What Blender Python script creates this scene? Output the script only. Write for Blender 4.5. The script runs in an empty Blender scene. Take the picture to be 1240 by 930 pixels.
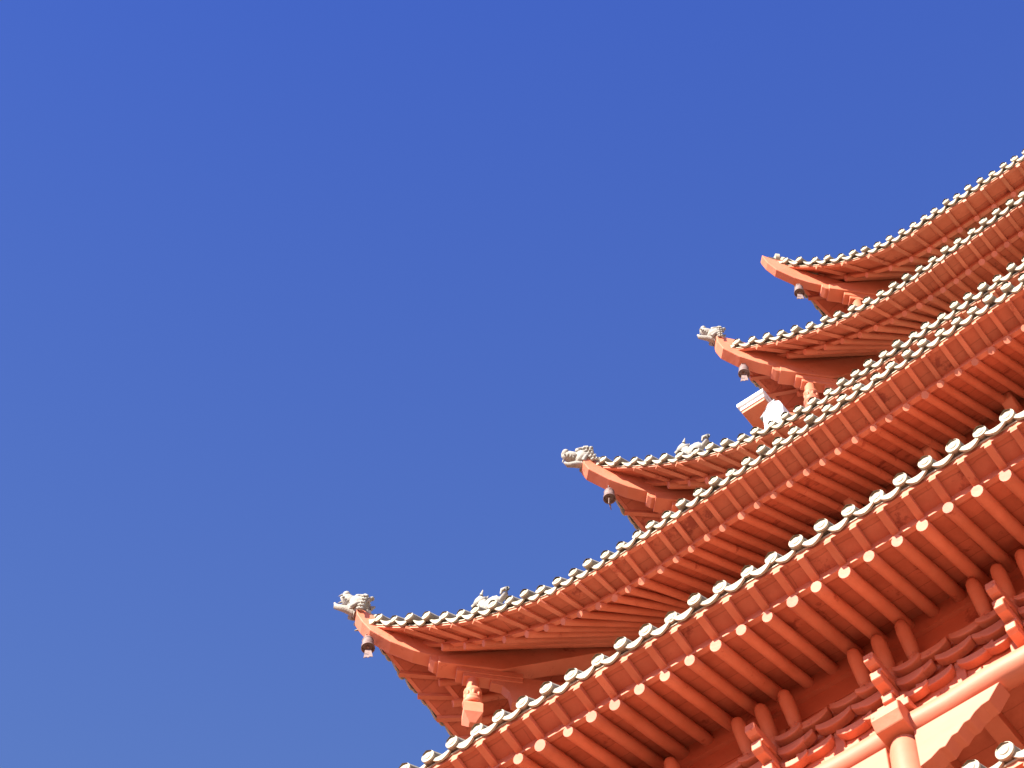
import bpy, bmesh, math, random
from mathutils import Vector, Matrix, noise
R_ = math.radians
random.seed(7)
scene = bpy.context.scene
col = scene.collection

# ------------------------------------------------------------------ camera
TH = R_(36.8); PITCH = R_(60)
cam_d = bpy.data.cameras.new('camera'); cam = bpy.data.objects.new('camera', cam_d); col.objects.link(cam)
cam.location = (4.508, -25.272, 1.6)
cam.rotation_euler = (R_(90) + PITCH, 0, TH)
cam_d.sensor_width = 36.0; cam_d.lens = 36.0 * 3800 / 1240
cam_d.clip_start = 0.1; cam_d.clip_end = 20000
scene.camera = cam

# ------------------------------------------------------------------ sky and sun
SUN_EL = R_(30.5); SUN_AZ = R_(9.0)          # azimuth measured from the front normal (-Y) towards the left (-X)
sx, sy, sz = -math.sin(SUN_AZ)*math.cos(SUN_EL), -math.cos(SUN_AZ)*math.cos(SUN_EL), math.sin(SUN_EL)
w = bpy.data.worlds.new('World'); scene.world = w; w.use_nodes = True
nt = w.node_tree; nt.nodes.clear()
out = nt.nodes.new('ShaderNodeOutputWorld'); bg = nt.nodes.new('ShaderNodeBackground')
sky = nt.nodes.new('ShaderNodeTexSky'); sky.sky_type = 'NISHITA'; sky.sun_disc = False
sky.sun_elevation = SUN_EL; sky.sun_rotation = math.atan2(sx, sy)
sky.altitude = 0; sky.air_density = 1.0; sky.dust_density = 0.0; sky.ozone_density = 10.0
bg.inputs['Strength'].default_value = 0.066
# the clear upper sky is a touch more violet-blue, paler towards the horizon
tcw = nt.nodes.new('ShaderNodeTexCoord'); sep = nt.nodes.new('ShaderNodeSeparateXYZ'); nt.links.new(tcw.outputs['Generated'], sep.inputs[0])
mr = nt.nodes.new('ShaderNodeMapRange'); mr.inputs['From Min'].default_value = 0.78; mr.inputs['From Max'].default_value = 0.93; nt.links.new(sep.outputs['Z'], mr.inputs['Value'])
tint = nt.nodes.new('ShaderNodeMix'); tint.data_type = 'RGBA'; tint.inputs[6].default_value = (1.85, 1.36, 1.38, 1); tint.inputs[7].default_value = (1.04, .93, 1.52, 1); nt.links.new(mr.outputs[0], tint.inputs['Factor'])
mul = nt.nodes.new('ShaderNodeMix'); mul.data_type = 'RGBA'; mul.blend_type = 'MULTIPLY'; mul.inputs['Factor'].default_value = 1; nt.links.new(sky.outputs[0], mul.inputs[6]); nt.links.new(tint.outputs[2], mul.inputs[7])
nt.links.new(mul.outputs[2], bg.inputs[0]); nt.links.new(bg.outputs[0], out.inputs[0])
sd = bpy.data.lights.new('sun', 'SUN'); sun = bpy.data.objects.new('sun', sd); col.objects.link(sun)
sd.energy = 5.0; sd.angle = R_(0.5); sd.color = (1.0, 0.95, 0.87)
sun.rotation_euler = Vector((sx, sy, sz)).to_track_quat('Z', 'Y').to_euler()
sun.location = (-20, -60, 60)
vs = scene.view_settings
vs.view_transform = 'Standard'; vs.look = 'None'; vs.gamma = 1.0; vs.use_curve_mapping = False
vs.exposure = 1.6

# ------------------------------------------------------------------ materials
def new_mat(name):
    m = bpy.data.materials.new(name); m.use_nodes = True
    n = m.node_tree.nodes; n.clear()
    o = n.new('ShaderNodeOutputMaterial'); b = n.new('ShaderNodeBsdfPrincipled')
    m.node_tree.links.new(b.outputs[0], o.inputs[0])
    return m, m.node_tree, b

def mottled(name, c0, c1, scale=3.0, rough=0.75, bump=0.15, c2=None, spots=0.0, spot_scale=9.0, spec=0.3, stretch=(1, 1, 1), bump_dist=0.01, vary=0.0, planks=False):
    """two-tone weathered surface with blotches, fine grain and optional worn spots"""
    m, t, b = new_mat(name)
    N, L = t.nodes, t.links
    tc = N.new('ShaderNodeTexCoord'); mp = N.new('ShaderNodeMapping'); mp.inputs['Scale'].default_value = stretch
    L.new(tc.outputs['Object'], mp.inputs[0])
    n1 = N.new('ShaderNodeTexNoise'); n1.inputs['Scale'].default_value = scale; n1.inputs['Detail'].default_value = 6; n1.inputs['Roughness'].default_value = 0.65
    L.new(mp.outputs[0], n1.inputs['Vector'])
    r1 = N.new('ShaderNodeValToRGB'); r1.color_ramp.elements[0].position = 0.32; r1.color_ramp.elements[1].position = 0.68
    r1.color_ramp.elements[0].color = (*c0, 1); r1.color_ramp.elements[1].color = (*c1, 1)
    L.new(n1.outputs['Fac'], r1.inputs[0])
    colr = r1.outputs[0]
    if c2:
        n2 = N.new('ShaderNodeTexNoise'); n2.inputs['Scale'].default_value = spot_scale; n2.inputs['Detail'].default_value = 8; n2.inputs['Roughness'].default_value = 0.7
        L.new(mp.outputs[0], n2.inputs['Vector'])
        r2 = N.new('ShaderNodeValToRGB'); r2.color_ramp.elements[0].position = 0.60 - spots; r2.color_ramp.elements[1].position = 0.66 - spots
        r2.color_ramp.elements[0].color = (0, 0, 0, 1); r2.color_ramp.elements[1].color = (1, 1, 1, 1)
        L.new(n2.outputs['Fac'], r2.inputs[0])
        mx = N.new('ShaderNodeMix'); mx.data_type = 'RGBA'
        L.new(r2.outputs[0], mx.inputs['Factor']); L.new(colr, mx.inputs[6]); mx.inputs[7].default_value = (*c2, 1)
        colr = mx.outputs[2]
    if vary:
        oi = N.new('ShaderNodeObjectInfo'); n4 = N.new('ShaderNodeTexNoise'); n4.inputs['Scale'].default_value = 0.9; n4.inputs['Detail'].default_value = 3
        L.new(tc.outputs['Object'], n4.inputs['Vector'])
        ad = N.new('ShaderNodeMath'); ad.operation = 'ADD'; L.new(oi.outputs['Random'], ad.inputs[0]); L.new(n4.outputs['Fac'], ad.inputs[1])
        mr_ = N.new('ShaderNodeMapRange'); mr_.inputs['From Min'].default_value = 0.3; mr_.inputs['From Max'].default_value = 1.7; mr_.inputs['To Min'].default_value = 1 - vary; mr_.inputs['To Max'].default_value = 1 + vary
        L.new(ad.outputs[0], mr_.inputs['Value'])
        hs = N.new('ShaderNodeHueSaturation'); L.new(mr_.outputs[0], hs.inputs['Value']); L.new(colr, hs.inputs['Color'])
        colr = hs.outputs[0]
    if planks:
        br = N.new('ShaderNodeTexBrick'); br.inputs['Scale'].default_value = 1.0; br.inputs['Brick Width'].default_value = 3.1; br.inputs['Row Height'].default_value = 0.24; br.inputs['Mortar Size'].default_value = 0.006
        br.inputs['Color1'].default_value = (1, 1, 1, 1); br.inputs['Color2'].default_value = (.86, .86, .86, 1); br.inputs['Mortar'].default_value = (.72, .68, .66, 1); br.inputs['Mortar Smooth'].default_value = .2
        wob = N.new('ShaderNodeMix'); wob.data_type = 'RGBA'; wob.blend_type = 'LINEAR_LIGHT'; wob.inputs['Factor'].default_value = .03
        L.new(tc.outputs['Object'], wob.inputs[6]); L.new(n1.outputs['Color'], wob.inputs[7]); L.new(wob.outputs[2], br.inputs['Vector'])
        mp2 = N.new('ShaderNodeMix'); mp2.data_type = 'RGBA'; mp2.blend_type = 'MULTIPLY'; mp2.inputs['Factor'].default_value = 1
        L.new(colr, mp2.inputs[6]); L.new(br.outputs['Color'], mp2.inputs[7]); colr = mp2.outputs[2]
    L.new(colr, b.inputs['Base Color'])
    b.inputs['Roughness'].default_value = rough; b.inputs['Specular IOR Level'].default_value = spec
    n3 = N.new('ShaderNodeTexNoise'); n3.inputs['Scale'].default_value = scale * 7; n3.inputs['Detail'].default_value = 5
    L.new(mp.outputs[0], n3.inputs['Vector'])
    bp = N.new('ShaderNodeBump'); bp.inputs['Strength'].default_value = bump; bp.inputs['Distance'].default_value = bump_dist
    L.new(n3.outputs['Fac'], bp.inputs['Height']); L.new(bp.outputs[0], b.inputs['Normal'])
    return m

RED = mottled('red_paint', (0.54, 0.16, 0.08), (0.63, 0.215, 0.12), 2.2, 0.55, 0.3, (0.40, 0.09, 0.045), -0.01, 3.2, spec=.3, vary=.17)
RED_BOARD = mottled('red_boarding', (0.48, 0.125, 0.062), (0.60, 0.18, 0.095), 3.0, 0.7, 0.3, (0.32, 0.07, 0.038), 0.02, 2.2, vary=.16, planks=True)
RED_WALL = mottled('red_wall', (0.50, 0.135, 0.068), (0.60, 0.18, 0.092), 1.4, 0.7, 0.25, (0.38, 0.085, 0.045), 0.01, 1.8, vary=.10)
PALE_RED = mottled('pale_spotted_red', (0.50, 0.16, 0.088), (0.57, 0.195, 0.112), 1.8, 0.55, 0.3, (0.60, 0.25, 0.16), -0.03, 5.0, spec=0.25, stretch=(0.4, 1, 1), vary=.06)  # red with paler spots for columns, round beams and spandrels
TILE = mottled('glazed_tile', (0.36, 0.32, 0.225), (0.46, 0.415, 0.30), 9.0, 0.8, 0.35, (0.25, 0.215, 0.145), -0.03, 30.0)
ROOF = mottled('roof_tile_and_cap_shade', (0.19, 0.165, 0.122), (0.28, 0.245, 0.185), 6.0, 0.85, 0.4, (0.34, 0.30, 0.23), -0.02, 9.0)  # dark roof tile that cuts bounce; on cap sides it paints their shade
CLAY = mottled('carved_clay', (0.28, 0.26, 0.215), (0.38, 0.355, 0.295), 8.0, 0.8, 0.6, (0.12, 0.105, 0.085), -0.02, 12.0)  # dark spots stand in for shade in the carved crevices
BRONZE = mottled('weathered_bronze', (0.17, 0.105, 0.085), (0.27, 0.19, 0.165), 12.0, 0.6, 0.3, (0.07, 0.045, 0.04), 0.02, 20.0)
WHITE = mottled('white_enamel', (0.78, 0.78, 0.77), (0.82, 0.82, 0.81), 6.0, 0.45, 0.05)
GREY = mottled('grey_metal', (0.20, 0.20, 0.20), (0.27, 0.26, 0.25), 8.0, 0.5, 0.1)
STONE = mottled('pale_stone', (0.42, 0.38, 0.33), (0.52, 0.47, 0.41), 1.5, 0.85, 0.3)

def bounce_paving():  # unseen brick paving, its red invented to bounce warm light onto the undersides
    m, t, b = new_mat('red_bounce_paving')
    N, L = t.nodes, t.links
    tc = N.new('ShaderNodeTexCoord')
    br = N.new('ShaderNodeTexBrick'); br.inputs['Scale'].default_value = 2.0
    br.inputs['Color1'].default_value = (0.31, 0.098, 0.047, 1); br.inputs['Color2'].default_value = (0.36, 0.115, 0.055, 1); br.inputs['Mortar'].default_value = (0.34, 0.13, 0.07, 1)
    L.new(tc.outputs['Object'], br.inputs['Vector'])
    n1 = N.new('ShaderNodeTexNoise'); n1.inputs['Scale'].default_value = 0.35; n1.inputs['Detail'].default_value = 6
    L.new(tc.outputs['Object'], n1.inputs['Vector'])
    mx = N.new('ShaderNodeMix'); mx.data_type = 'RGBA'; mx.blend_type = 'MULTIPLY'; mx.inputs['Factor'].default_value = 0.35
    L.new(br.outputs[0], mx.inputs[6]); L.new(n1.outputs['Fac'], mx.inputs[7]); L.new(mx.outputs[2], b.inputs['Base Color'])
    b.inputs['Roughness'].default_value = 0.9
    return m
PAVING = bounce_paving()
EARTH = mottled('red_bounce_earth', (0.30, 0.11, 0.057), (0.35, 0.13, 0.07), 0.02, 0.95, 0.1)  # unseen ground, coloured red for warm bounce light under the eaves

# ------------------------------------------------------------------ mesh helpers
class MB:
    def __init__(self): self.v = []; self.f = []; self.s = []
    def add(self, vs, fs, smooth=False):
        o = len(self.v); self.v += [tuple(p) for p in vs]
        for f in fs: self.f.append([o + i for i in f]); self.s.append(smooth)
    def beam(self, a, b, wd, ht, wd2=None, ht2=None, up=(0, 0, 1)):
        a = Vector(a); b = Vector(b); d = (b - a).normalized()
        x = d.cross(Vector(up)).normalized(); z = x.cross(d).normalized()
        wd2 = wd if wd2 is None else wd2; ht2 = ht if ht2 is None else ht2
        vs = []
        for p, q, h in ((a, wd, ht), (b, wd2, ht2)):
            for sx_, sz_ in ((-1, -1), (1, -1), (1, 1), (-1, 1)): vs.append(p + x*sx_*q/2 + z*sz_*h/2)
        self.add(vs, [(0, 1, 2, 3), (7, 6, 5, 4), (0, 4, 5, 1), (1, 5, 6, 2), (2, 6, 7, 3), (3, 7, 4, 0)])
    def box(self, x0, x1, y0, y1, z0, z1):
        vs = [(x0, y0, z0), (x1, y0, z0), (x1, y1, z0), (x0, y1, z0), (x0, y0, z1), (x1, y0, z1), (x1, y1, z1), (x0, y1, z1)]
        self.add(vs, [(3, 2, 1, 0), (4, 5, 6, 7), (0, 1, 5, 4), (1, 2, 6, 5), (2, 3, 7, 6), (3, 0, 4, 7)])
    def tube(self, pts, rs, n=10, up=(0, 0, 1), cap=True, sy=1.0):
        pts = [Vector(p) for p in pts]
        if not hasattr(rs, '__len__'): rs = [rs]*len(pts)
        rings = []
        for i, p in enumerate(pts):
            d = (pts[min(i+1, len(pts)-1)] - pts[max(i-1, 0)]).normalized()
            u = Vector(up)
            if abs(d.dot(u)) > 0.98: u = Vector((1, 0, 0))
            x = d.cross(u).normalized(); z = x.cross(d).normalized()
            rings.append([p + (x*math.cos(t) + z*math.sin(t)*sy)*rs[i] for t in [2*math.pi*k/n for k in range(n)]])
        vs = [q for r in rings for q in r]; fs = []
        for i in range(len(pts)-1):
            for k in range(n): fs.append((i*n+k, i*n+(k+1) % n, (i+1)*n+(k+1) % n, (i+1)*n+k))
        self.add(vs, fs, True)
        if cap:
            self.add(rings[0], [tuple(range(n))[::-1]]); self.add(rings[-1], [tuple(range(n))])
    def lathe(self, prof, c, n=16, axis=None):
        c = Vector(c); vs = []
        for r, z in prof:
            for k in range(n):
                t = 2*math.pi*k/n; vs.append(c + Vector((r*math.cos(t), r*math.sin(t), z)))
        fs = []
        for i in range(len(prof)-1):
            for k in range(n): fs.append((i*n+k, i*n+(k+1) % n, (i+1)*n+(k+1) % n, (i+1)*n+k))
        self.add(vs, fs, True)
        if prof[0][0] > 1e-4: self.add(vs[:n], [tuple(range(n))[::-1]])
        if prof[-1][0] > 1e-4: self.add(vs[-n:], [tuple(range(n))])
    def prism(self, poly, o, ux, uy, th):
        """polygon in the plane (o, ux, uy), extruded by th along the normal, centred"""
        o = Vector(o); ux = Vector(ux).normalized(); uy = Vector(uy).normalized(); nn = ux.cross(uy).normalized()
        n = len(poly)
        a = [o + ux*p[0] + uy*p[1] + nn*th/2 for p in poly]; b = [q - nn*th for q in a]
        fs = [tuple(range(n)), tuple(range(2*n-1, n-1, -1))]
        for k in range(n): fs.append((k, n+k, n+(k+1) % n, (k+1) % n))
        self.add(a + b, fs)
    def blob(self, c, r, rot=None, nu=12, nv=8, amp=0.0, fr=3.0, seed=0):
        c = Vector(c); vs = []; M = rot or Matrix.Identity(3)
        for j in range(nv+1):
            ph = math.pi*j/nv
            for i in range(nu):
                t = 2*math.pi*i/nu
                d = Vector((math.sin(ph)*math.cos(t), math.sin(ph)*math.sin(t), math.cos(ph)))
                k = 1 + amp*noise.noise(d*fr + Vector((seed, seed*2.3, 0)))
                vs.append(c + M @ Vector((d.x*r[0]*k, d.y*r[1]*k, d.z*r[2]*k)))
        fs = []
        for j in range(nv):
            for i in range(nu): fs.append((j*nu+i, (j+1)*nu+i, (j+1)*nu+(i+1) % nu, j*nu+(i+1) % nu))
        self.add(vs, fs, True)
    def grid(self, rows, smooth=True):
        n = len(rows[0]); vs = [p for r in rows for p in r]; fs = []
        for i in range(len(rows)-1):
            for k in range(n-1): fs.append((i*n+k, i*n+k+1, (i+1)*n+k+1, (i+1)*n+k))
        self.add(vs, fs, smooth)
    def rotated4(self):
        m = MB(); base = list(self.v); o = len(base)
        for q in range(4):
            c, s = (1, 0, -1, 0)[q], (0, 1, 0, -1)[q]
            m.v += [(c*x - s*y, s*x + c*y, z) for x, y, z in base]
            m.f += [[i + q*o for i in f] for f in self.f]; m.s += self.s
        return m
    def build(self, name, mat, parent=None, recalc=True, bevel=0.0, origin=None):
        me = bpy.data.meshes.new(name)
        vs = self.v
        if origin is not None:
            ox, oy, oz = origin; vs = [(x-ox, y-oy, z-oz) for x, y, z in vs]
        me.from_pydata(vs, [], self.f); me.update()
        me.polygons.foreach_set('use_smooth', self.s)
        if recalc:
            bm = bmesh.new(); bm.from_mesh(me)
            bmesh.ops.remove_doubles(bm, verts=bm.verts, dist=1e-5) if bevel else None
            bmesh.ops.recalc_face_normals(bm, faces=bm.faces); bm.to_mesh(me); bm.free()
        me.materials.append(mat)
        ob = bpy.data.objects.new(name, me); col.objects.link(ob)
        if origin is not None: ob.location = origin
        if parent is not None: ob.parent = parent
        if bevel:
            b = ob.modifiers.new('bevel', 'BEVEL'); b.width = bevel; b.segments = 2; b.limit_method = 'ANGLE'; b.angle_limit = R_(35)
        return ob

def tag(o, label=None, cat=None, group=None, kind=None):
    if label: o['label'] = label
    if cat: o['category'] = cat
    if group: o['group'] = group
    if kind: o['kind'] = kind
    return o
def empty(name, loc=(0, 0, 0), parent=None):
    o = bpy.data.objects.new(name, None); col.objects.link(o); o.location = loc
    if parent is not None: o.parent = parent
    return o
def jit(a): return random.uniform(-a, a)

# ------------------------------------------------------------------ ground
g = MB(); g.add([(-4000, -4000, 0), (4000, -4000, 0), (4000, 4000, 0), (-4000, 4000, 0)], [(0, 1, 2, 3)])
tag(g.build('ground', EARTH, recalc=False), kind='structure')
g = MB(); g.add([(-45, -60, 0.004), (45, -60, 0.004), (45, 45, 0.004), (-45, 45, 0.004)], [(0, 1, 2, 3)])
tag(g.build('bounce_plaza', PAVING, recalc=False), kind='structure')  # unseen, added to send red light up under the eaves

# ------------------------------------------------------------------ the tower
tower = empty('pagoda_tower', (0, 0, 0))
tag(tower, 'terracotta red tower of stacked upturned eaves with cream tile ends against the blue sky', 'tower')

PUSH = 0.49; OUT = 0.43
class Tier:
    def __init__(s, **k):
        s.__dict__.update(k); s.D = s.h - PUSH
        s.band = s.D - s.dF - s.dR                      # half size of the square the rafters land on
        s.fb = .142 if s.sp > .25 else .122
        s.sp0 = s.h - s.band; s.Lf = max(s.Lc, s.sp0 + 0.8); s.smin = 0.07
    def u(s, t): return max(0.0, 1 - t/s.Lc)
    def mz(s, t): return s.z0 + s.m*min(t, 9.0)
    def ze(s, t): return s.mz(t) + s.r*s.u(t)**2.2      # height of the tile ends
    def ye(s, t): return -(s.D + OUT*s.u(t)**2)
    def eave(s, t, dy=0, dz=0): return Vector((-s.h + t, s.ye(t) + dy, s.ze(t) + dz))
    def bs(s, t): return t + s.dF*min(1.0, max(0.0, 1 - (t - s.smin)/(s.Lf - s.smin)))     # fanned position on the rafter tips
    def board(s, t, dy=0, dz=0):
        q = s.bs(t); return Vector((-s.h + q, s.ye(q) + s.dF + dy, s.ze(q) + s.dzB + s.dzu*s.u(q) + dz))
    def tail_s(s, t): return t if t >= s.Lf else s.sp0 + (t - s.smin)/(s.Lf - s.smin)*(s.Lf - s.sp0)
    def tail(s, t, dy=0, dz=0):
        q = s.tail_s(t); return Vector((-s.h + q, -s.band + dy, s.mz(q) + s.dzP + s.lift*s.u(t)**2 + dz))
    def top(s, x, y):                                    # roof surface over the front quarter
        t = s.h - abs(x); ya = -s.ye(max(t, 0)); k = min(1, max(0, (ya - abs(y))/(ya - s.w)))
        z1 = s.z0 + s.r*s.u(max(t, 0))**2.2*(1-k)**0.6 + s.m*min(max(t, 0), 9)
        return z1 + (s.ztop - s.z0)*(1.1*k - 0.1*k*k)

TIERS = {
 'F': Tier(h=12.90, z0=19.60, m=0, r=1.4, Lc=3.9, sp=.288, cap=.077, dF=.28, dzB=-.33, dzu=.12, dR=1.15, dzP=.12, lift=.45, w=7.9, ztop=22.3, rr=.064, fl=.07),
 'E': Tier(h=11.41, z0=26.481, m=-.035, r=1.3, Lc=3.9, sp=.2885, cap=.077, dF=.28, dzB=-.305, dzu=.12, dR=1.17, dzP=.10, lift=.45, w=7.2, ztop=29.0, rr=.066, fl=.076),
 'A': Tier(h=9.60, z0=31.049, m=.065, r=1.47, Lc=3.606, sp=.2155, cap=.064, dF=.35, dzB=-.25, dzu=.20, dR=1.40, dzP=.86, lift=.45, w=5.2, ztop=34.4, rr=.048, fl=.056),
 'B': Tier(h=7.62, z0=35.227, m=.071, r=1.534, Lc=3.584, sp=.2115, cap=.064, dF=.35, dzB=-.25, dzu=.20, dR=1.25, dzP=.78, lift=.45, w=3.9, ztop=38.2, rr=.048, fl=.056),
 'C': Tier(h=6.21, z0=39.326, m=.135, r=.989, Lc=3.219, sp=.2135, cap=.063, dF=.35, dzB=-.17, dzu=.26, dR=1.25, dzP=.75, lift=.45, w=3.2, ztop=41.8, rr=.048, fl=.056),
 'D': Tier(h=5.55, z0=42.242, m=.033, r=.962, Lc=2.23, sp=.1946, cap=.057, dF=.35, dzB=-.16, dzu=.26, dR=1.15, dzP=.70, lift=.45, w=.5, ztop=46.6, rr=.048, fl=.056),
}

def mirror(p, flip): return Vector((-p[0], p[1], p[2])) if flip else Vector(p)
def rot_q(p, q):
    c, s = (1, 0, -1, 0)[q], (0, 1, 0, -1)[q]; return Vector((c*p[0] - s*p[1], s*p[0] + c*p[1], p[2]))

def rafter_mesh(T, t, flip, q, mb):
    a = T.board(t, dz=-T.rr - .012); b = T.tail(t, dz=-.0)
    d = (b - a).normalized(); a = a - d*0.03
    a, b = [rot_q(mirror(p, flip), q) for p in (a - d*jit(.02), b + d*.25 + Vector((jit(.01), 0, jit(.006))))]
    k = 1 + jit(.07); mid_ = a*.5 + b*.5 + Vector((jit(.006), jit(.006), jit(.006)))
    mb.tube([a, a*.985 + b*.015, mid_, b], [T.rr*.90*k, T.rr*.98*k, T.rr*(1 + jit(.04))*k, T.rr*k], 14)
    return a
def flying_mesh(T, t, flip, q, mb):
    tip = T.eave(t, .016, -T.fb - .003 - T.fl/2); root = T.board(t, dz=.03 + T.fl*.4)
    e = root + (root - tip)*.35 + Vector((0, 0, .03))
    tip, root, e = [rot_q(mirror(p, flip), q) for p in (tip, root, e)]
    mb.beam(tip, root, T.fl, T.fl, T.fl, T.fl*.72)
    return tip

def spread(T, step, start):
    n = int((T.h - start)/step); st = (T.h - start)/n
    return [start + i*st for i in range(n+1)]

rest_r, rest_f = MB(), MB()
roofs = {}
for key in 'FEABCD':
    T = TIERS[key]
    roof = MB()
    # ---- roof surface (4 sides)
    ns = 60; rows = []
    for j in range(9):
        t = j/8; row = []
        for i in range(ns+1):
            s = 2*T.h*i/ns; ss = min(s, 2*T.h - s)
            xe = -T.h + s; ye = T.ye(ss)
            f = (xe/T.h)
            x = xe + (f*T.w - xe)*t; y = ye + (-T.w - ye)*t
            row.append((x, y, T.top(x, y) - .07))
        rows.append(row)
    roof.grid(rows)
    ro = roof.rotated4().build('eave_roof', ROOF, tower)
    roofs[key] = ro
    # ---- tiles: rows of half-round tiles ending in round caps, with drip tiles between them
    tl = MB(); rowm = MB()
    n = round(2*T.h/T.sp); sp = 2*T.h/n
    for i in range(n):
        s = sp*(i + .5); ss = min(s, 2*T.h - s); x = -T.h + s
        if ss < .10: continue
        y0 = T.ye(ss); ymax = -max(T.w, abs(x))
        L = ymax - y0
        if L < .05: continue
        tilt = jit(.014); dzj = jit(.011); yj = jit(.020)
        zc = T.ze(ss) + dzj
        m = 1 + max(1, int(L/.45)); pts = []
        for j in range(m+1):
            y = y0 + L*j/m; pts.append((x + tilt*(j == 0), y + (yj - .03 if j == 0 else 0), T.top(x, y) + .012 + (dzj if j == 0 else 0)))
        rowm.tube(pts, T.cap*.90, 8, cap=False)
        # cap disc: thick rim and a raised boss
        c = Vector((x + tilt, y0 + yj - .028, zc + .010)); slope = Vector((pts[1][0]-pts[0][0], pts[1][1]-pts[0][1], pts[1][2]-pts[0][2])).normalized()
        nrm = Vector((jit(.06), -1, (-.04 if key in 'EF' else .13) + jit(.07))).normalized()
        rc = T.cap*(1 + jit(.05))
        rowm.tube([c - nrm*.004, c - nrm*.03, c + Vector((0, .14, T.top(x, y0 + .11) - T.top(x, y0)))], [rc*.985, rc*.97, rc*.92], 14)  # cap side in the dark roof colour, painting its shaded underside
        tl.tube([c + nrm*.014, c - nrm*.006], [rc*.97, rc], 16)
        tl.tube([c + nrm*.022, c + nrm*.012], [T.cap*.5, T.cap*.62], 10)
        for k in range(0):
            a = k*math.pi/3 + jit(.3); tl.blob(c + nrm*.014 + Vector((math.cos(a), 0, math.sin(a)))*T.cap*.78, (.011, .008, .011), None, 5, 4)
    wd = sp*.92
    for i in range(n-1):
        s = sp*(i + 1); ss = min(s, 2*T.h - s)
        if ss < .12: continue
        e = T.eave(ss); x = -T.h + s
        t2 = T.eave(min(ss + .05, T.h)); sl = (t2.z - e.z)/.05 if ss + .05 < T.h else 0
        sl2 = (t2.y - e.y)/.05 if ss + .05 < T.h else 0
        if s > T.h: sl, sl2 = -sl, -sl2
        ux = Vector((1, sl2, sl)).normalized(); uz = Vector((0, -.03 + jit(.05), .95)).normalized()
        up_, lo_ = [], []
        K = 8; dep = T.cap*.56; hh = T.cap*1.05*(1 + jit(.18)); rl = jit(.03)
        for k in range(K+1):
            a = -1 + 2*k/K
            up_.append((a*wd/2, -dep*(1 - a*a)*.9 + rl*a*wd))
            lo_.append((a*wd/2*.97, -dep*(1 - a*a)*.9 - hh*(1 - abs(a)**1.5)*.85 - .018 + rl*a*wd))
        o = Vector((x + jit(.008), e.y - .010 + jit(.012), e.z - .020 + jit(.006)))
        tl.prism(up_ + lo_[::-1], o, ux, uz, .024)
        # trough tile running up behind the drip
        rws = []
        y = e.y; Ltr = min(.5, max(.08, -max(T.w, abs(x)) - y))
        for yy in (0, Ltr):
            dz = T.top(x, y + yy) - T.top(x, y)
            rws.append([Vector(o) + ux*p[0] + uz*p[1] + Vector((0, yy, dz)) for p in up_])
        rowm.grid(rws)
    # pale bedding strip under the tile ends
    bed = MB(); fas = MB(); sh = MB()
    S = [.07, .15, .25, .37] + [.5 + (T.h - .5)*i/34 for i in range(35)]
    full = [(s, False) for s in S] + [(s, True) for s in S[-2::-1]]
    def strip(mb, fns, closed=False):
        rws = [[mirror(fn(s), fl) for s, fl in full] for fn in fns]
        if closed: rws.append(rws[0])
        mb.grid(rws, False)
    strip(bed, [lambda s: T.eave(s, .014, -.074), lambda s: T.eave(s, .014, -.094), lambda s: T.eave(s, .05, -.092), lambda s: T.eave(s, .05, -.070)], True)
    for v, f, sm in [(bed.v, bed.f, bed.s)]:
        o = len(tl.v); tl.v += v; tl.f += [[i + o for i in q] for q in f]; tl.s += sm
    rowm.rotated4().build('roof_tiles', ROOF, ro); tl.rotated4().build('eave_tile_ends', TILE, ro)
    strip(fas, [lambda s: T.eave(s, .028, -.0945), lambda s: T.eave(s, .028, -T.fb), lambda s: T.eave(s, .075, -T.fb), lambda s: T.eave(s, .075, -.0945)], True)
    # small board on the rafter tips
    strip(fas, [lambda s: T.board(s, -.012, .034), lambda s: T.board(s, -.012, .0), lambda s: T.board(s, .045, .0), lambda s: T.board(s, .045, .034)], True)
    strip(fas, [lambda s: T.board(s, -.005, .03), lambda s: T.board(s, -.005, .034 + T.fl*.95)])
    fas.rotated4().build('fascia_board', RED, ro)
    # ---- boarding on top of the rafters
    strip(sh, [lambda s: T.eave(s, .07, -T.fb + .007), lambda s: T.board(s, .0, .034 + T.fl*.85)])
    strip(sh, [lambda s: T.board(s, .03, .012), lambda s: T.board(s, 0, .012)*.5 + T.tail(s, 0, T.rr + .02)*.5, lambda s: T.tail(s, .0, T.rr + .02), lambda s: T.tail(s, .4, T.rr + .17)])
    sh.rotated4().build('eave_boarding', RED_BOARD, ro, recalc=False)
    # ---- rafters
    fstep = T.sp if key != 'D' else .290
    ss_ = spread(T, fstep, T.Lf)
    q_ = T.Lf - fstep
    while q_ > .42: ss_.insert(0, q_); q_ -= fstep*min(1.38, 1 + .8*(T.Lf - q_)/T.Lf)
    lim = {'F': 0, 'E': 99, 'A': 9.3, 'B': 3.6, 'C': 4.3, 'D': 0}[key]
    limr = {'F': 0, 'E': 99, 'A': 9.3, 'B': 1.2, 'C': 4.3, 'D': 3.6}[key]
    for q in range(4):
        for flip in (False, True):
            for i, t in enumerate(ss_):
                if flip and i == len(ss_) - 1: continue
                tj = t + jit(.016)
                if q == 0 and not flip and t < limr and not (key == 'E' and t < 3.4):
                    mb = MB(); rafter_mesh(T, tj, flip, q, mb); mb.build('rafter', RED, ro)
                else: rafter_mesh(T, tj, flip, q, rest_r)
                if q == 0 and not flip and t < lim and not (key == 'E' and t < 3.4):
                    mb = MB(); flying_mesh(T, tj, flip, q, mb); mb.build('flying_rafter', RED, ro, bevel=.004)
                else: flying_mesh(T, tj, flip, q, rest_f)
    # ---- band (purlin and plate) the rafters land on
    bd = MB(); zb = T.mz(5.0) + T.dzP
    ext = .0
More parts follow.
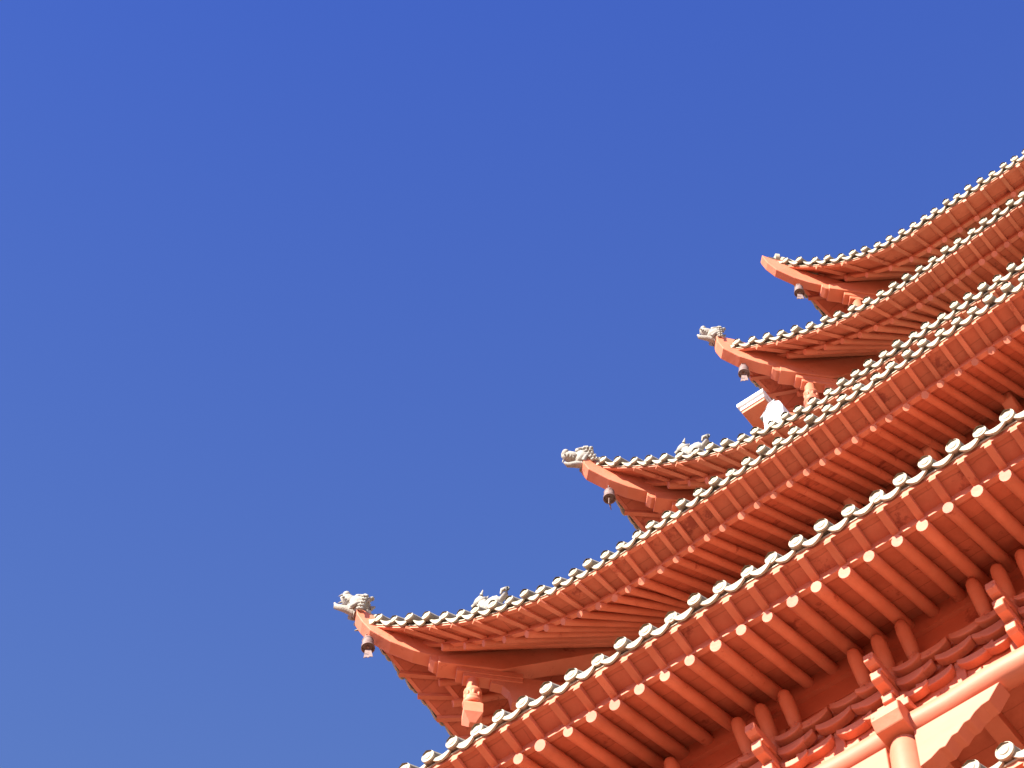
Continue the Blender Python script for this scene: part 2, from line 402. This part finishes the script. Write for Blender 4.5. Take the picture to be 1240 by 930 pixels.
    def bandz(x): 
        s = T.h - abs(x); k = max(0, 1 - (s - T.sp0)/(T.Lf - T.sp0)); return T.mz(s) + T.dzP + T.lift*k*k
    xs = [-T.band + 2*T.band*i/40 for i in range(41)]
    def brow(dy, dz): return [Vector((x, -T.band + dy, bandz(x) + dz)) for x in xs]
    bd.grid([brow(0, .10), brow(0, -.16), brow(.05, -.165), brow(.05, -.42), brow(.30, -.42)], False)
    bd.rotated4().build('eave_purlin', RED_WALL, ro)

rest_r.build('rafter', RED, tower)['kind'] = 'stuff'
rest_f.build('flying_rafter', RED, tower)['kind'] = 'stuff'

# ------------------------------------------------------------------ corner beams, ridges, dragon heads
CB = {  # lower edge of the upper corner beam: (distance in from the tip along the diagonal, height below the tip)
 'F': [(.05, -.05), (.23, -.33), (.48, -.52), (.76, -.65), (1.05, -.71)],
 'E': [(.05, -.05), (.23, -.33), (.48, -.52), (.76, -.65), (1.05, -.71)],
 'A': [(.06, -.03), (.13, -.18), (.23, -.33), (.48, -.52), (.76, -.65), (1.05, -.72)],
 'B': [(.06, -.14), (.12, -.27), (.39, -.47), (.64, -.59), (.98, -.68)],
 'C': [(.05, -.22), (.12, -.40), (.35, -.58), (.63, -.69), (.90, -.74)],
 'D': [(-.03, .05), (.03, -.12), (.15, -.30), (.41, -.49), (.62, -.58), (.90, -.64)]}
TIPZ = {'F': 20.98, 'E': 27.86, 'A': 32.43, 'B': 36.61, 'C': 40.44, 'D': 43.01}
def diag_frame(q):
    d = rot_q(Vector((1, 1, 0)).normalized(), q); return d
def corner_point(T, key, q, t, z):
    p = rot_q((-T.h, -T.h, 0), q) + diag_frame(q)*t; return Vector((p.x, p.y, TIPZ[key] + z))

def dragon(mb, o, out, s=1.0, tilt=0.0, open_=.35, seed=0):
    """carved dragon head: o is the neck, out the outward direction"""
    out = Vector(out).normalized(); side = out.cross(Vector((0, 0, 1))).normalized()
    ca, sa = math.cos(tilt), math.sin(tilt)
    f = out*ca + Vector((0, 0, 1))*sa; u = Vector((0, 0, 1))*ca - out*sa
    def P(a, b, c): return Vector(o) + (f*a + side*b + u*c)*s
    M = Matrix((f, side, u)).transposed()
    mb.blob(P(-.02, 0, .06), (.13*s, .125*s, .14*s), M, 14, 10, .3, 4, seed)               # skull
    mb.blob(P(.11, 0, .06), (.14*s, .085*s, .065*s), M, 12, 8, .2, 4, seed+1)               # snout
    mb.blob(P(.21, 0, .095), (.055*s, .08*s, .05*s), M, 10, 6, .2, 4, seed+2)              # nose
    mb.tube([P(-.06, 0, -.05), P(.05, 0, -.06 - .05*open_), P(.15, 0, -.06 - .16*open_), P(.20, 0, -.03 - .14*open_)], [.055*s, .045*s, .034*s, .014*s], 8)   # lower jaw
    for k in range(5):
        for b in (-.05, .05):
            a = .06 + .04*k; mb.tube([P(a, b, .03), P(a + .005, b, -.025)], [.014*s, .003*s], 5)
    for b in (-1, 1):
        mb.blob(P(.07, .075*b, .125), (.035*s, .025*s, .03*s), M, 8, 6)                     # eye
        mb.tube([P(.10, .07*b, .15), P(.03, .085*b, .18), P(-.06, .09*b, .165)], [.012*s, .022*s, .008*s], 6)      # brow
        mb.tube([P(-.02, .05*b, .16), P(-.05, .07*b, .20), P(-.06, .075*b, .24), P(-.03, .07*b, .26)], [.032*s, .03*s, .024*s, .012*s], 7)   # horn
        for j, (a0, c0, ln) in enumerate(((-.06, .15, .05), (-.07, .07, .06), (-.06, .0, .055), (-.03, -.06, .05))):    # mane curls
            pts = []
            for k in range(7):
                t = k/6; pts.append(P(a0 - ln*t, (.07 + .045*math.sin(t*2.6))*b, c0 + .06*math.sin(t*3.0) - .02 + .05*t*t))
            mb.tube(pts, [.034*s*(1 - .75*k/6) for k in range(7)], 6)
        for k in range(5):                                                                   # curled locks round the jaw and neck
            a = -.02 - .035*k; c_ = .13 - .055*k
            mb.tube([P(a + .035*math.cos(t), (.105 + .012*t)*b, c_ + .035*math.sin(t)) for t in (0, 1.1, 2.2, 3.3, 4.4)], [.022*s, .024*s, .022*s, .017*s, .008*s], 6)
    for k in range(4):                                                                       # crest
        a = -.10 + .065*k; mb.prism([(-.035*s, 0), (.035*s, 0), (-.03*s, (.075 - .01*k)*s)], P(a, 0, .15), f, u, .03*s)
    mb.tube([P(-.10, 0, .0), P(-.03, 0, .0)], [.10*s, .085*s], 10)

def scroll_beast(mb, o, out, s):
    out = Vector(out).normalized(); side = out.cross(Vector((0, 0, 1))).normalized(); Z = Vector((0, 0, 1))
    def P(a, b, c): return Vector(o) + (out*a + side*b + Z*c)*s
    M = Matrix((out, side, Z)).transposed()
    mb.box  # seated beast: haunch, chest, head, ears, tail curl
    mb.blob(P(-.08, 0, .10), (.12*s, .075*s, .10*s), M, 10, 8, .3, 4, 1)
    mb.blob(P(.06, 0, .17), (.07*s, .06*s, .12*s), M, 10, 8, .3, 4, 2)
    mb.blob(P(.10, 0, .31), (.085*s, .06*s, .06*s), M, 10, 8, .3, 4, 3)
    mb.tube([P(.14, 0, .30), P(.21, 0, .285)], [.04*s, .03*s], 8)
    for b in (-1, 1):
        mb.tube([P(.06, .04*b, .35), P(.03, .05*b, .42)], [.022*s, .004*s], 6)
        mb.tube([P(.09, .045*b, .16), P(.12, .045*b, .0)], [.03*s, .025*s], 6)
    mb.tube([P(-.16, 0, .08), P(-.25, 0, .14), P(-.27, 0, .24), P(-.20, 0, .27), P(-.18, 0, .21)], [.035*s, .035*s, .03*s, .025*s, .012*s], 7)

for key in 'FEABCD':
    T = TIERS[key]; ro = roofs[key]
    for q in range(4):
        d = diag_frame(q); side = Vector((0, 0, 1)).cross(d)
        tip = rot_q((-T.h, -T.h, TIPZ[key]), q)
        low = CB[key]; tin = T.sp0*1.414 + .1; zin = T.ze(T.sp0) + T.dzP + T.lift - TIPZ[key]
        m = MB()
        up_ = [(low[0][0] - .01, low[0][1] + (.17 if key != 'D' else .06)), (.35, -.10), (.7, -.28), (1.2, -.42), (tin, zin + .04)]
        poly = low + [(tin, zin - .26)] + up_[::-1]
        m.prism(poly, tip, d, (0, 0, 1), .13 if key == 'D' else .18)
        cb = m.build('corner_beam', RED, ro, bevel=.012)
        # lower corner beam with stepped end blocks
        m = MB(); zl = low[-1][1]; t0 = low[-1][0]
        m.prism([(t0, zl - .13), (t0, zl + .0), (tin, zin - .2), (tin, zin - .36), (t0 + .75, zl - .13)], tip, d, (0, 0, 1), .22)
        m.prism([(t0 - .10, zl - .05), (t0 - .10, zl + .02), (t0 + .02, zl + .02), (t0 + .02, zl - .10), (t0 - .04, zl - .10)], tip, d, (0, 0, 1), .17)
        m.build('lower_corner_beam', RED, ro, bevel=.008)
        # stepped bracket block under the beam and the hanging post
        tp = t0 + .42; m = MB()
        m.prism([(t0 + .22, zl - .22), (t0 + .22, zl - .13), (t0 + 1.0, zl - .13), (t0 + 1.0, zl - .22)], tip, d, (0, 0, 1), .17)
        m.prism([(t0 + .30, zl - .29), (t0 + .30, zl - .22), (t0 + 1.0, zl - .22), (t0 + 1.0, zl - .29)], tip, d, (0, 0, 1), .15)
        m.build('corner_bracket', RED, ro, bevel=.006)
        m = MB(); pc = tip + d*(tp) + Vector((0, 0, zl - .13))
        m.lathe([(.075, 0), (.075, -.34), (.085, -.36), (.108, -.38), (.108, -.42), (.088, -.44), (.092, -.50), (.108, -.53), (.108, -.55), (.09, -.57), (.12, -.60), (.12, -.62), (.10, -.64)], pc, 16)
        ang = math.atan2(d.y, d.x)
        def sq(r, z): return [pc + Vector((r*math.cos(ang + math.pi/4 + k*math.pi/2), r*math.sin(ang + math.pi/4 + k*math.pi/2), z)) for k in range(4)]
        rings = sq(.10, -.64) + sq(.155, -.72) + sq(.155, -.88) + sq(.05, -1.0)
        fs = [(0, 1, 2, 3), (15, 14, 13, 12)]
        for i in range(3):
            for k in range(4): fs.append((i*4+k, i*4+(k+1) % 4, i*4+4+(k+1) % 4, i*4+4+k))
        m.add(rings, fs)
        for k in range(8):     # carved petals on the neck
            a = ang + k*math.pi/4; m.blob(pc + Vector((.088*math.cos(a), .088*math.sin(a), -.47)), (.022, .022, .05), None, 6, 5)
        m.build('hanging_post', RED, ro)
        # carved cloud bracket behind the post
        m = MB()
        pts = [(tp + .20, zl - .16), (tp + .20, zl - .35), (tp + .34, zl - .38), (tp + .42, zl - .48), (tp + .45, zl - .68), (tp + .53, zl - .70), (tp + .55, zl - .60), (tp + .61, zl - .66), (tp + 1.3, zl - .70), (tp + 1.3, zl - .20)]
        m.prism(pts, tip, d, (0, 0, 1), .12)
        m.build('cloud_bracket', RED, ro, bevel=.006)
        # hip ridge
        m = MB(); pts = []
        tend = (T.h - T.w)*1.414
        for k in range(15):
            t = .36 + (tend - .36)*k/14; p = tip + d*t
            xr = abs(p.x); pts.append((p.x, p.y, T.top(-xr, -xr) - .13))
        m.tube(pts, [.075] + [.085]*14, 8, sy=1.15)
        for k in (0, 1, 2): 
            p = Vector(pts[0]) + d*(.16*k); m.tube([p - d*.03 + Vector((0, 0, .03*k)), p + d*.10 + Vector((0, 0, .02))], [.095, .08], 10)
        m.build('hip_ridge', ROOF, ro)
        m = MB(); pts = []
        for t in (.20, .30, .45, .62, .80):
            p = tip + d*t; pts.append((p.x, p.y, T.ze(t*.707) + .085))
        m.tube(pts, [.05, .075, .075, .07, .06], 12)
        p = Vector(pts[0]); m.tube([p - d*.03, p + d*.03], [.085, .085], 14); m.tube([p - d*.045, p - d*.02], [.04, .06], 10)
        m.build('ridge_end_tile', TILE, ro)
        # seated beast on the ridge
        bs = {'A': 1.64, 'B': 1.42}.get(key)
        if bs:
            for p, o2 in (((-T.h + bs, T.ye(bs) + .16, T.ze(bs) + .16), (-1, 0, 0)), ((T.h - bs, T.ye(bs) + .16, T.ze(bs) + .16), (1, 0, 0))):
                m = MB(); scroll_beast(m, rot_q(p, q), rot_q(o2, q), 1.05); m.build('ridge_beast', CLAY, ro)
        if key != 'D':
            m = MB()
            oz = {'A': .20, 'B': .03, 'C': .04}.get(key, .15); ot = {'A': .02, 'B': .04, 'C': .0}.get(key, .02)
            tl_ = {'A': .75, 'B': .15, 'C': .55}.get(key, .6)
            dragon(m, tip + d*ot + Vector((0, 0, oz)), -d, {'A': 1.05, 'B': 1.05, 'C': .92}.get(key, 1.0), tl_, .5, ord(key))
            m.build('dragon_head', CLAY, ro)

# ------------------------------------------------------------------ walls between the roofs
def storey(hw, z0, z1, mat=RED_WALL):
    m = MB(); m.box(-hw, hw, -hw, hw, z0, z1); return m.build('wall', mat, tower)
for lo, up_ in (('E', 'A'), ('A', 'B'), ('B', 'C'), ('C', 'D')):
    a, b = TIERS[lo], TIERS[up_]
    hw = min(a.w - .02, b.band - .12)
    storey(hw, a.ztop - .6, b.mz(5) + b.dzP + .25)
storey(7.6, 21.0, TIERS['E'].z0 + .8)
storey(9.0, 0, 20.5)

# bracket heads holding the upper plates
for key, step, x0 in (('A', 1.085, -2.80), ('B', 1.0, 0.0), ('C', .95, .3), ('D', .9, 0.0)):
    T = TIERS[key]; k0 = -int((T.band + x0)/step); k1 = int((T.band - x0)/step)
    src = None
    for k in range(k0, k1+1):
        x = x0 + k*step
        if src is None:
            m = MB()
            m.prism([(0, -.42), (0, .02), (-.30, .06), (-.36, .0), (-.33, -.10), (-.20, -.16), (-.16, -.28)], (0, 0, 0), (0, 1, 0), (0, 0, 1), .15)
            src = m.build('bracket_head', RED, roofs[key], bevel=.03); ob = src
        else:
            ob = src.copy(); col.objects.link(ob)
        ob.location = (x, -T.band + .02, T.mz(5) + T.dzP - .02)

# ------------------------------------------------------------------ lower storey: columns, round beams, bracket sets (all four sides carry the front's detail)
T = TIERS['E']; YB = -9.47; STEP = 1.333; XC = -2.86
def queti():
    pts = [(0, 0), (.92, 0), (.78, -.17), (.70, -.18), (.62, -.22), (.56, -.28), (.50, -.28), (.42, -.36), (.36, -.36), (.28, -.45), (.22, -.44), (.12, -.50), (0, -.53)]
    return pts
col_xs = [XC + 2*STEP*k for k in range(-2, 5)]
col_xs = [x for x in col_xs if abs(x) < 9.3]
for x in col_xs:
    m = MB(); m.lathe([(.165, 20.6), (.16, 24.2), (.157, 24.45), (.14, 24.58), (.12, 24.63)], (x, YB, 0), 20); m.build('column', PALE_RED, tower)
    m = MB()
    m.prism([(.30, -.14), (.30, .14), (-.26, .14), (-.32, .08), (-.32, -.04), (-.25, -.14)], (x, YB, 24.76), (0, 1, 0), (0, 0, 1), .30)
    m.build('beam_end', RED, tower, bevel=.012)
    m = MB()
    m.box(x - .20, x + .20, YB - .19, YB + .2, 24.90, 25.0); m.box(x - .15, x + .15, YB - .15, YB + .15, 25.0, 25.12)
    m.build('column_block', RED, tower, bevel=.01)
for i, x in enumerate(col_xs):
    for sgn in (-1, 1):
        m = MB(); pts = [(a*sgn, b) for a, b in queti()]
        m.prism(pts, (x + .15*sgn, YB, 24.60), (1, 0, 0), (0, 0, 1), .19)
        m.build('carved_spandrel', PALE_RED, tower, bevel=.01)
    if i + 1 < len(col_xs):
        x1 = col_xs[i+1]; m = MB()
        n_ = 10; pts = [(x + (x1-x)*k/n_, YB + .01*math.sin(k), 24.775 + .006*math.sin(k*1.7 + i)) for k in range(n_+1)]
        m.tube(pts, [.147 + .003*math.sin(k*2.1) for k in range(n_+1)], 24)
        m.build('round_beam', PALE_RED, tower)
# frieze wall behind the brackets
m = MB(); m.box(-9.2, 9.2, YB + .06, YB + .25, 24.93, 26.05); m.build('frieze_wall', RED_WALL, tower)
def boat(m, xc, y, z, L, th, ht):
    K = 10; vs = []
    for k in range(K+1):
        a = -1 + 2*k/K; up1 = ht*.75*abs(a)**2.6; x = xc + a*L/2
        lo_, hi_ = z - ht*.5 + up1, z + ht*.5 + up1*.55
        vs += [(x, y - th/2, lo_), (x, y - th/2, hi_), (x, y + th/2, hi_), (x, y + th/2, lo_)]
    fs = [(0, 1, 2, 3), (4*K+3, 4*K+2, 4*K+1, 4*K)]
    for k in range(K):
        for q in range(4): fs.append((4*k+q, 4*k+4+q, 4*k+4+(q+1) % 4, 4*k+(q+1) % 4))
    m.add(vs, fs)
def bracket_set():
    m = MB(); m.box(-.13, .13, -.06, .06, 25.0 - 25, 25.85 - 25); base = m.build('bracket_set', RED, tower, bevel=.01)
    def arm(fn, nm='bracket_arm'):
        m = MB(); fn(m); return m.build(nm, RED, base, bevel=.012)
    # outward arms, stepping out as they rise
    for k, (ln, z) in enumerate(((.27, .10), (.43, .27), (.52, .46))):
        arm(lambda m: m.prism([(.05, -.055), (.05, .065), (-ln, .065), (-ln, -.03), (-ln + .06, -.055)], (0, 0, z), (0, 1, 0), (0, 0, 1), .11))
        if k < 2: arm(lambda m: m.box(-.07, .07, -ln + .02, -ln + .14, z + .07, z + .115), 'bearing_block')
        for dx in (-.21, .21): arm(lambda m: boat(m, dx, -.07 - .03*k, z + .11, .30, .10, .085))
    # three curved heads under the plate
    for dx in (-.27, 0, .27):
        def head(m):
            m.tube([(dx, .04, .52), (dx, -.02, .60), (dx, -.07, .70), (dx, -.10, .76)], [.055, .075, .078, .055], 14)
            m.tube([(dx, -.07, .70), (dx, -.11, .78), (dx, -.17, .90), (dx, -.23, 1.0), (dx, -.27, 1.055), (dx, -.29, 1.085)], [.05, .070, .074, .074, .062, .035], 14)
        arm(head, 'bracket_head')
    return base
def mid_set():
    m = MB(); m.box(-.05, .05, -.03, .06, 0.0, .82); base = m.build('bracket_set', RED, tower, bevel=.008)
    for k, (z, y) in enumerate(((.06, .03), (.24, -.05), (.43, -.08), (.61, -.10))):
        for dx in ((-.43, 0, .43) if k % 2 == 0 else (-.235, .205)):
            m = MB(); boat(m, dx + jit(.02), y + jit(.01), z + jit(.01), .40, .10, .10); m.build('wing_arm', RED, base, bevel=.012)
    return base
proto, mid = bracket_set(), mid_set()
k0 = math.ceil((-8.9 - XC)/STEP); k1 = math.floor((8.9 - XC)/STEP)
def place(src, x, first):
    if first: o = src
    else:
        o = src.copy(); col.objects.link(o)
        for ch in src.children:
            c = ch.copy(); col.objects.link(c); c.parent = o
    o.location = (x, YB + .06, 25.0)
for i, k in enumerate(range(k0, k1+1)): place(proto, XC + STEP*k, i == 0)
for i, k in enumerate(range(k0, k1)): place(mid, XC + STEP*(k + .5), i == 0)
# porch ceiling and cross beams behind the round beam
m = MB(); m.box(-9.0, 9.0, YB + .26, -7.5, 25.12, 25.22); m.build('porch_ceiling', RED_BOARD, tower)
for k in range(k0, k1+1):
    for dx in (0, STEP/2):
        x = XC + STEP*k + dx
        m = MB(); m.box(x - (.14 if dx == 0 else .09), x + (.14 if dx == 0 else .09), YB + .12, -7.55, 24.86 if dx == 0 else 24.96, 25.115); m.build('cross_beam', RED, tower, bevel=.01)
m = MB(); m.box(-9.2, 9.2, -9.2, 9.2, 20.3, 20.6); m.build('porch_floor', RED_WALL, tower)

# small cantilevered corner platform below the second roof from the top
m = MB(); m.prism([(-5.70, 38.45), (-5.62, 38.45), (-5.62, 38.05), (-5.66, 38.0)], (0, -5.35, 0), (1, 0, 0), (0, 0, 1), .5); m.beam((-5.7, -5.7, 38.30), (-3.6, -3.6, 38.1), .25, .25)
m.box(-5.99, -5.62, -6.01, -5.2, 38.40, 38.452)
pl = m.build('corner_platform', RED, tower, bevel=.006)
m = MB(); m.box(-6.00, -5.61, -6.03, -5.2, 38.457, 38.515); m.box(-6.03, -5.60, -6.06, -5.2, 38.54, 38.61); m.build('coping', WHITE, pl)
# finial on the top
m = MB(); m.lathe([(.8, 45.9), (.6, 46.2), (.35, 46.4), (.5, 46.8), (.55, 47.1), (.4, 47.4), (.2, 47.6), (.28, 47.9), (.1, 48.3), (.02, 48.9)], (0, 0, 0), 20); m.build('finial', TILE, tower)
# stone base
m = MB(); m.box(-11, 11, -11, 11, .002, 1.0); m.build('stone_base', STONE, tower, bevel=.03)

# ------------------------------------------------------------------ things fixed to the tower
def wind_bell(loc, lab, s=1.0, yaw=0.0, lean=(0, 0)):
    b = empty('wind_bell', loc); tag(b, lab, 'bell', 'wind bells hanging under the eave corners')
    m = MB(); n = 14
    m.tube([(.028*math.cos(t), 0, -.028 + .028*math.sin(t)) for t in [2*math.pi*k/n for k in range(n+1)]], .006, 6, cap=False, up=(0, 1, 0))
    m.tube([(0, 0, -.055), (0, 0, -.085)], .009, 6)
    m.build('hook', BRONZE, b)
    m = MB()
    m.lathe([(.012, -.075), (.018, -.085), (.045, -.098), (.060, -.125), (.066, -.17), (.070, -.23), (.078, -.28), (.084, -.30), (.080, -.302), (.074, -.295), (.064, -.23), (.058, -.17), (.050, -.13), (.01, -.105)], (0, 0, 0), 20)
    for z in (-.15, -.255): m.lathe([(.066 if z > -.2 else .075, z - .006), (.071 if z > -.2 else .080, z), (.066 if z > -.2 else .075, z + .006)], (0, 0, 0), 20)
    m.build('bell_body', BRONZE, b)
    m = MB(); m.tube([(0, 0, -.11), (0, 0, -.34)], .007, 6); m.blob((0, 0, -.285), (.022, .022, .022), None, 8, 6); m.build('clapper', BRONZE, b)
    m = MB(); m.prism([(-.035, 0), (.035, 0), (.055, -.16), (.02, -.145), (0, -.165), (-.02, -.145), (-.055, -.16)], (0, 0, -.33), (1, 0, 0), (0, 0, 1), .008); m.build('wind_plate', BRONZE, b)
    b.scale = (s, s, s); b.rotation_euler = (lean[0], lean[1], yaw)
wind_bell((-9.45, -9.45, 32.14), 'bronze wind bell below the lowest and largest dragon head, leftmost of all bells', 1.0, .5, (0, -.05))
wind_bell((-7.34, -7.34, 36.11), 'bronze wind bell with its thin plate turned edge on, below the second dragon head', 1.0, 1.9)
wind_bell((-5.92, -5.92, 39.84), 'wind bell with a broad pale plate, just above the white coped platform', 1.0, .45, (0, .03))
wind_bell((-5.22, -5.22, 42.46), 'smallest wind bell below the topmost eave corner that has no dragon head', .95, .6)

fl = empty('floodlight', (-4.98, -6.93, 35.55))
tag(fl, 'white rounded box-shaped lamp standing behind the tile ends of the third eave from the top', 'floodlight')
m = MB()
m.prism([(-.15, 0), (.15, 0), (.15, .38), (.12, .50), (.05, .56), (-.05, .54), (-.15, .40)], (0, 0, .12), (1, 0, 0), (0, 0, 1), .26); m.build('housing', WHITE, fl, bevel=.02)
m = MB(); m.box(-.10, .10, -.06, .06, -.2, .12); m.build('bracket', GREY, fl)
m = MB(); m.prism([(-.19, .36), (-.155, .36), (-.05, .575), (.05, .60), (.05, .565), (-.04, .545)], (0, .02, .12), (1, 0, 0), (0, 0, 1), .30); m.build('shade_strip', GREY, fl)  # added grey strip painting the shade along the housing's upper left
